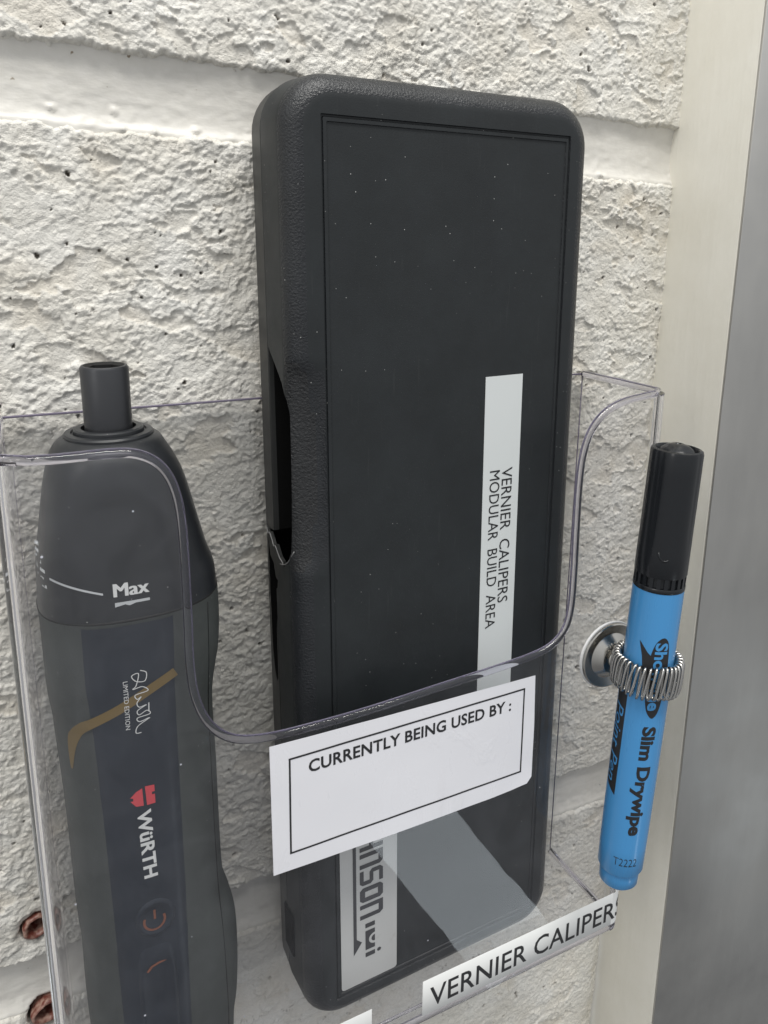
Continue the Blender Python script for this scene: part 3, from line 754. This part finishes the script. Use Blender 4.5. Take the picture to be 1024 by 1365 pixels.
# letters read downwards: local x along -v, local y along +u ; one cell 7.2 tall
LT_, LU, LH = 5.2, 16.5, 7.2
glyph = {
 'H': [[(0, 0), (1.4, 0), (1.4, 2.9), (3.5, 2.9), (3.5, 0), (4.9, 0), (4.9, 7.2), (3.5, 7.2), (3.5, 4.2), (1.4, 4.2), (1.4, 7.2), (0, 7.2)]],
 'n': [[(0, 0), (1.4, 0), (1.4, 5.8), (3.5, 5.8), (3.5, 0), (4.9, 0), (4.9, 6.2), (4.0, 7.2), (0, 7.2)]],
 's': [[(0, 0), (4.1, 0), (4.9, .9), (4.9, 3.4), (4.1, 4.2), (1.4, 4.2), (1.4, 6.0), (4.9, 6.0), (4.9, 7.2), (.9, 7.2), (0, 6.3), (0, 3.8), (.9, 3.0), (3.5, 3.0), (3.5, 1.2), (0, 1.2)]],
}
b = bmesh.new()
v0 = 58.1
for ch in 'Hnson':
    if ch == 'o':
        outer = [(.9, 0), (4.1, 0), (4.9, .9), (4.9, 6.3), (4.1, 7.2), (.9, 7.2), (0, 6.3), (0, .9)]; inner = [(1.5, 1.6), (3.4, 1.6), (3.4, 1.6), (3.4, 5.6), (3.4, 5.6), (1.5, 5.6), (1.5, 5.6), (1.5, 1.6)]
        V1 = [b.verts.new((LU + y, v0 - x, 0)) for x, y in outer]; V2 = [b.verts.new((LU + y, v0 - x, 0)) for x, y in inner]
        for k in range(8): b.faces.new((V1[k], V1[(k + 1) % 8], V2[(k + 1) % 8], V2[k]))
    else:
        f = b.faces.new([b.verts.new((LU + y, v0 - x, 0)) for x, y in glyph[ch][0]]); f.normal_update(); bmesh.ops.triangulate(b, faces=[f])
    v0 -= 5.72
mapped('lettering', b, face_pt(.28), M_plate_ink, plate_o)
b = bmesh.new()
poly_bm([(14.4, 70), (15.4, 70), (15.4, 24.2), (17.0, 22.6), (14.4, 18.9)], b)
poly_bm([(18.1, 28.4), (21.1, 28.4), (21.1, 26.9), (18.1, 26.9)], b)
poly_bm([(18.1, 18.2), (21.1, 18.2), (21.1, 16.7), (18.1, 16.7)], b)
arc = [(21.1 - 1.9 * math.cos(a), 22.5 + 1.9 * math.sin(a)) for a in np.linspace(-math.pi / 2, math.pi / 2, 14)]
poly_bm([(18.1, 25.9), (21.1, 25.9)] + [(x, y) for x, y in arc[::-1]] + [(21.1, 19.2), (18.1, 19.2)], b)
poly_bm([(21.1, 23.6)] + [(21.1 - 1.1 * math.cos(a), 22.5 + 1.1 * math.sin(a)) for a in np.linspace(math.pi / 2, -math.pi / 2, 10)], b)
poly_bm([(22.4 + .65 * math.cos(a), 17.6 + .65 * math.sin(a)) for a in np.linspace(0, 2 * math.pi, 14)[:-1]], b)
mapped('emblem', b, face_pt(.28), M_plate_ink, plate_o)
# bottom latch notch on the left side of the case
b = box_bm(-.5, .5, -3.5, 3.5, -7, 7, .3, 1)
for v in b.verts: v.co = cp(v.co.x + .15, v.co.z + 24, v.co.y + PN + 1.5)
from_bm('side_latch', b, M_inner, case, sharp=30)

# ------------------------------------------------------------------ power screwdriver
driver = empty('power_screwdriver', (-59.5, -19, -252), 'dark grey cordless screwdriver with socket bit upright in the left of the holder', 'power tool')
DY = -19.6
prof = [(-252, 15.8, 13.5, -58.0), (-249, 17.4, 15.0, -58.0), (-236, 18.0, 15.4, -57.9), (-229, 18.6, 15.6, -57.5), (-218, 19.0, 15.7, -57.3), (-206, 18.9, 15.7, -57.3), (-199, 18.3, 15.6, -57.9), (-192, 17.7, 15.5, -58.9), (-175, 17.6, 15.5, -59.1), (-158, 17.7, 15.6, -59.2),
        (-147, 17.8, 15.8, -59.5), (-138, 18.0, 16.0, -59.6), (-132, 18.7, 16.2, -59.4), (-126, 19.3, 16.3, -58.9), (-118, 19.5, 16.4, -58.7), (-111.5, 19.5, 16.5, -58.8)]
cap_prof = [(-111.3, 19.4, 16.5, -58.9), (-106, 19.0, 16.4, -59.0), (-101.5, 18.2, 16.1, -59.6), (-93.5, 16.6, 15.4, -59.9), (-84.5, 14.8, 14.1, -60.2), (-79.5, 13.2, 12.9, -60.6), (-77.0, 12.0, 11.7, -60.8), (-75.2, 10.3, 10.1, -61.0), (-74.4, 8.6, 8.4, -61.0), (-74.2, 7.2, 7.1, -61.1)]
prof = [(a, b - .45, c, d - .45) for a, b, c, d in prof]; cap_prof = [(a, b - .4, c, d - .4) if a < -76.5 else (a, b, c, d) for a, b, c, d in cap_prof]
def interp(pr, z):
    zs = [p[0] for p in pr]; return [float(np.interp(z, zs, [p[i] for p in pr])) for i in (1, 2, 3)]
def superpt(hx, hy, cx_, z, a, e=2.45):
    c, s = math.cos(a), math.sin(a)
    return (cx_ + hx * math.copysign(abs(c) ** (2 / e), c), DY + hy * math.copysign(abs(s) ** (2 / e), s), z)
def body_loft(pr, sub, n=72, e=2.45, off=0, ee=None):
    P_ = [tuple(p) for p in smooth_pts(pr, sub)]; bm = bmesh.new(); rings = []
    for i_, (z, hx, hy, cx_) in enumerate(P_):
        e_ = ee(z) if ee else e
        rings.append([bm.verts.new(superpt(hx + off, hy + off, cx_, z, 2 * math.pi * k / n, e_)) for k in range(n)])
    for A, B in zip(rings, rings[1:]):
        for k in range(n): bm.faces.new((A[k], A[(k + 1) % n], B[(k + 1) % n], B[k]))
    bm.faces.new(rings[0][::-1]); bm.faces.new(rings[-1])
    return bm
def e_body(z): return 2.55
def e_cap(z): return float(np.interp(z, [-111, -95, -80, -74], [2.5, 2.5, 2.4, 2.05]))
body = from_bm('body', body_loft(prof, 4, ee=e_body), M_grip, driver, sharp=40); body['label'] = 'grey rubber covered grip body'
nose = from_bm('nose_cap', body_loft(cap_prof, 5, ee=e_cap), M_cap, driver, sharp=40); nose['label'] = 'smooth dark domed gear cap'
# front surface of either body at (x,z)
def front_y(x, z, off=.0):
    pr, ef = (prof, e_body) if z < -111.4 else (cap_prof, e_cap)
    hx, hy, cx_ = interp(pr, z); t = min(.999, abs((x - cx_) / (hx + .01))); e_ = ef(z)
    return DY - hy * (1 - t ** e_) ** (1 / e_) - off
def fmap(off): return lambda x, z: (x, front_y(x, z, off), z)
# seam shadow gap ring between cap and body
b = bmesh.new(); ring = []
pts_ = [superpt(18.75, 16.3, -59.3, -111.4, 2 * math.pi * k / 60, 2.5) for k in range(60)]
from_bm('seam', tube_bm(pts_, .38, 6, closed=True), M_hole, driver)
# raised centre panel
bm = bmesh.new(); zs_ = np.linspace(-250, -112.2, 70); nx_ = 12; rows = []
for z in zs_:
    xl = float(np.interp(z, [-252, -216, -165, -138, -127, -112], [-69.2, -69.5, -70.0, -70.7, -71.4, -71.3])); xr = float(np.interp(z, [-252, -219, -180, -150, -133, -112], [-53.4, -53.5, -52.9, -52.8, -52.7, -52.1]))
    row = []
    for k in range(nx_ + 1):
        t = k / nx_; x = xl + (xr - xl) * t; o_ = .45 if 0 < k < nx_ else -.3
        row.append(bm.verts.new((x if 0 < k < nx_ else (xl - .15 if k == 0 else xr + .15), front_y(x, z, o_), z)))
    rows.append(row)
for A, B in zip(rows, rows[1:]):
    for k in range(nx_): bm.faces.new((A[k], A[k + 1], B[k + 1], B[k]))
from_bm('front_panel', bm, M_strip, driver, sharp=50)
# side grip seams
for xs_, z0_, z1_ in ((-44.5, -112.5, -250),):
    pts = [(xs_ + .6 * math.sin((z + 112) / 30.0), 0, z) for z in np.linspace(z0_, z1_, 40)]
    from_bm('grip_seam', tube_bm([(x, front_y(x, z, .02), z) for x, _, z in pts], .12, 6), M_hole, driver)
# collar, ring and socket
def dframe(cx_, cy_, lx=0.0): return lambda a, b_, h: (cx_ + a + lx * (h + 74), cy_ + b_, h)
from_bm('collar', lathe_bm([(9.2, -75.4), (9.2, -74.2), (8.9, -73.8), (7.7, -73.7), (7.5, -74.1), (7.2, -74.1), (7.1, -73.2), (6.7, -72.9), (5.6, -72.9), (5.5, -74.4), (0, -74.4)], dframe(-61.1, DY, 0), 48), M_cap, driver, sharp=35)
from_bm('socket', lathe_bm([(4.85, -74.3), (4.9, -60.0), (4.6, -59.5), (4.15, -59.4)], dframe(-61.1, DY, 0), 48), M_socket, driver, sharp=35)
hexr = lambda a, r, h: r if r > 3.9 and h > -59.7 and r > 4.0 else r * math.cos(math.pi / 6) / math.cos((a % (math.pi / 3)) - math.pi / 6)
b = lathe_bm([(4.15, -59.4), (3.5, -59.9), (3.4, -68), (0, -68)], dframe(-61.1, DY, 0), 48, rad=hexr)
from_bm('hex_opening', b, M_hole, driver, smooth=False)
# print on the cap
def htext(s, x0, x1, z, h, bold, m, parent, off=.09, spacing=1.0, name='lettering', slope=0.0):
    b = text_bm(s, x1 - x0, h, bold, spacing)
    for v in b.verts: v.co = Vector(((x0 + x1) / 2 + v.co.x, z + v.co.y + slope * v.co.x, 0))
    return mapped(name, b, fmap(off), m, parent, cut=1.0)
for dx_, of_ in ((-.16, .09), (0, .105), (.16, .12)): htext('Max', -64.1 + dx_, -57.3 + dx_, -104.2, 2.9, .0, M_white_ink, nose, off=of_)
b = bmesh.new(); poly_bm([(-64.1, -106.9), (-57.2, -106.9), (-57.2, -107.5), (-60.0, -107.5), (-61.3, -107.9), (-62.1, -107.5), (-64.1, -107.9)], b)
poly_bm([(-75.6, -101.6), (-66.2, -104.5), (-66.2, -104.95), (-75.6, -102.1)], b)
mapped('scale_marks', b, fmap(.09), M_grey_ink, nose, cut=.8)
b = bmesh.new()
for k, (z, w) in enumerate([(-96.0, .9), (-97.4, 1.4), (-98.8, 1.0), (-100.3, 1.6), (-102.0, 1.2), (-103.5, 1.7)]):
    poly_bm([(-77.6, z), (-77.6 + w * .8, z - .2), (-77.6 + w * .8, z - .9), (-77.6, z - .7)], b)
mapped('scale_marks', b, fmap(.10), M_grey_ink, nose, cut=.5)
# ochre stripe wrapping the body
def ribbon(pts, w, off, m, name, parent, cut=.8):
    P_ = [tuple(p) for p in smooth_pts(pts, 10)]; b = stroke_bm(P_, w); return mapped(name, b, fmap(off), m, parent, cut=cut)
_st = [tuple(p) for p in smooth_pts([(-52.9, -125.6), (-58, -128.1), (-64, -131.2), (-69.5, -133.9), (-72.3, -135.7), (-73.9, -138.2), (-74.6, -142), (-74.9, -147)], 10)]
_w = [2.2] * 50 + [2.2 - 1.9 * k / 20 for k in range(21)]
mapped('ochre_stripe', stroke_bm(_st, _w), lambda x, z: (x, front_y(x, z, float(np.interp(x, [-72.5, -71.0], [.12, .52]))), z), M_gold, body)
# small vertical line of type and signature
def vmap(off): return lambda u, v: (u, front_y(u, v, off), v)
def dvtext(s, u, v0, v1, h, bold, m, off=.55, spacing=1.0, name='lettering', lean=0.0):
    b = text_bm(s, abs(v0 - v1), h, bold, spacing)
    for v in b.verts:
        vv = (v0 + v1) / 2 - v.co.x; v.co = Vector((u + v.co.y + lean * v.co.x, vv, 0))
    return mapped(name, b, vmap(off), m, body, cut=1.0)
dvtext('LIMITED EDITION', -63.4, -125.2, -137.0, .95, .0, M_white_ink, lean=-.01)
sig = [(-60.2, -123.2), (-59.0, -124.0), (-59.4, -125.9), (-61.2, -125.6), (-62.0, -124.2), (-60.6, -123.9), (-61.2, -126.6), (-61.9, -127.4), (-60.0, -127.2), (-58.9, -128.4), (-61.5, -128.9), (-61.2, -130.0), (-60.4, -129.6), (-61.3, -130.9), (-60.9, -132.0), (-59.5, -131.8), (-61.3, -132.8),
       (-61.0, -133.9), (-59.4, -133.2), (-58.8, -134.2), (-61.4, -134.6), (-61.0, -135.6), (-59.0, -135.2), (-61.4, -136.6), (-61.9, -138.2), (-60.8, -138.4)]
ribbon(sig, .19, .56, M_white_ink, 'signature', body, cut=.6)
ribbon([(-58.9, -131.4), (-59.0, -133.6)], .22, .56, M_white_ink, 'signature', body, cut=.6)
# emblem: two red halves with a notch each, and the maker's word
b = bmesh.new()
poly_bm([(-60.9, -152.3), (-58.9, -152.5), (-58.9, -154.2), (-59.5, -154.2), (-59.5, -154.9), (-58.9, -154.9), (-58.9, -157.3), (-60.7, -157.3)], b)
poly_bm([(-61.5, -152.6), (-62.8, -153.2), (-64.1, -154.5), (-63.5, -154.7), (-63.5, -155.4), (-64.1, -155.4), (-63.0, -157.0), (-61.4, -157.2)], b)
mapped('red_emblem', b, vmap(.56), M_red_ink, body, cut=1.0)
dvtext('WüRTH', -61.2, -158.4, -176.8, 3.0, .03, M_white_ink, lean=.03)
# buttons
def raised(cx_, cz_, rx, rz, name, hgt=.5, roundr=None):
    bm = bmesh.new(); n = 40; rings = []
    for sc2, o_ in ((1.12, .43), (1.0, .43 + hgt), (.86, .43 + hgt), (.80, .43 + hgt * .5), (.0, .43 + hgt * .5)):
        if sc2 == 0: rings.append([bm.verts.new((cx_, front_y(cx_, cz_, o_), cz_))]); continue
        r_ = []
        for k in range(n):
            a = 2 * math.pi * k / n; e_ = roundr or 2
            x = cx_ + rx * sc2 * math.copysign(abs(math.cos(a)) ** (2 / e_), math.cos(a)); z = cz_ + rz * sc2 * math.copysign(abs(math.sin(a)) ** (2 / e_), math.sin(a))
            r_.append(bm.verts.new((x, front_y(x, z, o_), z)))
        rings.append(r_)
    for A, B in zip(rings, rings[1:]):
        for k in range(n):
            if len(B) == 1: bm.faces.new((A[k], A[(k + 1) % n], B[0]))
            else: bm.faces.new((A[k], A[(k + 1) % n], B[(k + 1) % n], B[k]))
    return from_bm(name, bm, M_strip, driver, sharp=45)
bt = raised(-60.6, -188.3, 4.0, 4.6, 'power_button', .4)
b = stroke_bm([(-60.9 + 2.3 * math.cos(a), -188.8 + 2.5 * math.sin(a)) for a in np.linspace(math.radians(25), math.radians(-205), 26)], .55)
mapped('power_mark', b, vmap(.75), M_orange, bt, cut=.8)
b = stroke_bm([(-60.8, -185.8), (-60.8, -188.4)], .5); mapped('power_mark', b, vmap(.75), M_orange, bt)
bt = raised(-61.0, -214.5, 3.9, 16.5, 'rocker_button', .4, 5)
b = stroke_bm([(-63.3, -202.9), (-62.3, -201.6), (-60.6, -201.0), (-58.6, -200.7)], .6); mapped('direction_mark', b, vmap(.75), M_orange, bt, cut=.8)

# ------------------------------------------------------------------ pen and its spring clip
PT, PB = Vector((73.3, -54.0, -83.6)), Vector((66.4, -54.0, -215.0))
ax = (PB - PT).normalized(); PLEN = (PB - PT).length
view = (Vector(CAMPOS) - (PT + PB) / 2); view = (view - ax * view.dot(ax)).normalized()
right = ax.cross(view) * 1.0
if right.x < 0: right = -right
PR = 6.55
def pp(r, th, h): return PT + ax * h + (view * math.cos(th) + right * math.sin(th)) * r
pen = empty('drywipe_pen', PB, 'blue drywipe pen with black cap held by the spring clip on the holder', 'pen')
pf = lambda a, b_, h: PT + ax * h + view * a + right * b_
CAPL = 38.5
def barrel_r(h): return float(np.interp(h, [0, 38, 60, 110, 131], [6.95, 6.95, 6.95, 6.8, 6.55]))
bprof = [(barrel_r(h), h) for h in np.linspace(37.6, 126.4, 12)] + [(6.25, 127.0), (5.4, 127.2)]
from_bm('barrel', lathe_bm(bprof, pf, 64), M_blue, pen, sharp=40)
from_bm('end_plug', lathe_bm([(5.5, 126.6), (5.75, 127.3), (5.65, 131.6), (4.9, 132.4), (3.0, 132.8), (0, 132.9)], pf, 48), M_blue, pen, sharp=50)
def flute(a, r, h):
    if r < 6.0: return r
    f_ = max(0, min(1, (28 - h) / 6)); return r * 1.07 * (1 - .030 * f_ * (1 - abs(math.cos(a * 4 + .5)) ** .7 * 1.0))
from_bm('cap', lathe_bm([(5.4, 2.4), (5.45, .3), (5.9, -.1), (6.25, .15), (6.45, .9), (6.5, 6), (6.52, 14), (6.55, 22), (6.6, 28), (6.62, 34.0), (6.45, 34.4), (6.0, 34.5), (6.0, 38), (5.4, 38)], pf, 96, rad=flute), M_pencap, pen, sharp=50)
from_bm('cap_dome', lathe_bm([(5.5, 2.2), (5.0, 1.0), (4.2, .1), (3.0, -.75), (1.6, -1.25), (.9, -1.3), (.7, -.9), (0, -.8)], pf, 40), M_pencap, pen, sharp=60)
bm = bmesh.new()
for k in range(22):   # ribs at the mouth of the cap
    th0 = 2 * math.pi * k / 22; q = []
    for th in (th0 - .075, th0 + .075):
        for r_ in (6.0, 6.95):
            for h in (34.2, 38.0): q.append(bm.verts.new(pp(r_, th, h)))
    for f_ in ((0, 1, 3, 2), (4, 6, 7, 5), (0, 4, 5, 1), (2, 3, 7, 6), (0, 2, 6, 4), (1, 5, 7, 3)): bm.faces.new([q[i] for i in f_])
from_bm('cap_ribs', bm, M_pencap, pen, smooth=False)
bm = bmesh.new()
from_bm('cap_band', lathe_bm([(6.9, 37.2), (7.05, 37.4), (7.05, 38.4), (6.9, 38.6)], pf, 64), M_pencap, pen, sharp=50)
b = tube_bm([tuple(pp(7.04, th, h)) for th, h in [(-.16, 27.0), (-.10, 28.4), (.02, 29.1), (.14, 29.2), (.24, 28.7)]], .22, 6); from_bm('cap_notch', b, M_pencap, pen)
def pmap(off, th0): return lambda u, v: tuple(pp(barrel_r(v) + off, th0 + u / 6.5, v))
def pen_text(s, th0, h0, h1, hgt, bold, m, off=.04, shear=0.0, spacing=1.0):
    b = text_bm(s, h1 - h0, hgt, bold, spacing, shear)
    for v in b.verts: v.co = Vector((v.co.y, (h0 + h1) / 2 + v.co.x, 0))
    return mapped('lettering', b, pmap(off, th0), m, pen, cut=.6)
TH1 = .36
pen_text('Slim Drywipe', TH1, 77.6, 112.4, 4.9, .042, M_black_ink)
# fish emblem
fish = smooth_pts([(0.1, 75.0), (1.6, 73.4), (2.5, 69), (2.9, 63), (2.7, 57), (2.1, 52.6), (.6, 50.9), (-1.2, 52.4), (-2.2, 56), (-2.5, 60), (-2.5, 65), (-2.2, 69), (-1.5, 72.8)], 4, closed=True)
b = poly_bm([(p[0], p[1]) for p in fish])
poly_bm([(-2.0, 56.5), (-3.0, 55.6), (-5.0, 53.0), (-5.5, 52.6), (-4.4, 56.8), (-3.9, 60.5), (-2.5, 66)], b)
mapped('fish_emblem', b, pmap(.035, .42), M_black_ink, pen, cut=.6)
pen_text('Show-me', .47, 52.4, 72.6, 3.4, .03, M_blue_ink, off=.07)
# black band with slanted lettering
th_b = -.98
b = poly_bm([(-2.2, 70.5), (2.2, 66), (2.2, 101.6), (-2.2, 99.0)]); mapped('print_band', b, pmap(.035, th_b), M_black_ink, pen, cut=.6)
pen_text('Point Pen', th_b, 73.5, 98.2, 3.2, .0, M_blue_ink, off=.07, shear=.25)
b = text_bm('T2222', 6.6, 2.5, -.012)
mapped('batch_number', b, lambda u, v: tuple(pp(barrel_r(121.6) + .06, .22 + u / 6.4, 121.6 - v)), M_black_ink, pen, cut=.6)

clip = empty('spring_pen_clip', (67.8, YF, -149.3), 'round steel disc with a coiled spring ring gripping the blue pen', 'pen clip')
DCx, DCz = 67.9, -149.3
df = lambda a, b_, h: (DCx + a, YF - .05 - h, DCz + b_)
from_bm('adhesive_pad', lathe_bm([(0, 0.05), (10.1, .05), (10.35, .3), (10.3, 1.0), (0, 1.0)], df, 64), M_pad, clip, sharp=40)
from_bm('steel_disc', lathe_bm([(9.9, 1.0), (10.05, 1.2), (10.0, 1.7), (9.7, 1.95), (9.5, 1.9), (7.0, 1.55), (6.6, 1.8), (5.2, 3.3), (4.4, 3.8), (2.6, 3.9), (2.4, 4.4), (0, 4.5)], df, 72), M_chrome, clip, sharp=25)
# spring ring: flattened coil wound round a circle about the pen
RC_H = (Vector((DCx, YF, -147.2)) - PT).dot(ax) - 0.0
cen = PT + ax * RC_H
back = Vector((0, 1, 0)); back = (back - ax * back.dot(ax)).normalized(); side = ax.cross(back)
turns = 37; pts = []; rnd = random.Random(3)
for i in range(turns * 22 + 1):
    t = i / (turns * 22); phi = 2 * math.pi * (t * .985 + .0075); psi = 2 * math.pi * turns * t
    jit = .10 * math.sin(phi * 7 + 1) + .06 * math.sin(phi * 17)
    e_ = 3.2
    cr = math.copysign(abs(math.cos(psi)) ** (2 / e_), math.cos(psi)); sr = math.copysign(abs(math.sin(psi)) ** (2 / e_), math.sin(psi))
    rr = 8.55 + 1.15 * cr + jit * .4
    hh = 4.6 * sr + .25 * math.sin(phi * 5)
    ph2 = phi + .035 * sr * (1 if (int(psi / (2 * math.pi)) % 5) else 1.9)
    d = back * math.cos(ph2) + side * math.sin(ph2)
    pts.append(tuple(cen + d * rr + ax * hh))
from_bm('coil_spring', tube_bm(pts, .37, 7), M_wire, clip)
from_bm('stem', tube_bm([(DCx, YF - 3.5, -149.2), (DCx, YF - 6.4, -148.8)], 1.9, 16), M_chrome, clip, sharp=40)

# contact: nothing is hidden; done
scn.cycles.max_bounces = 14; scn.cycles.transparent_max_bounces = 24; scn.cycles.transmission_bounces = 10; scn.cycles.glossy_bounces = 6
scn.cycles.sample_clamp_indirect = 4.0
scn.cycles.caustics_refractive = True; scn.cycles.caustics_reflective = False
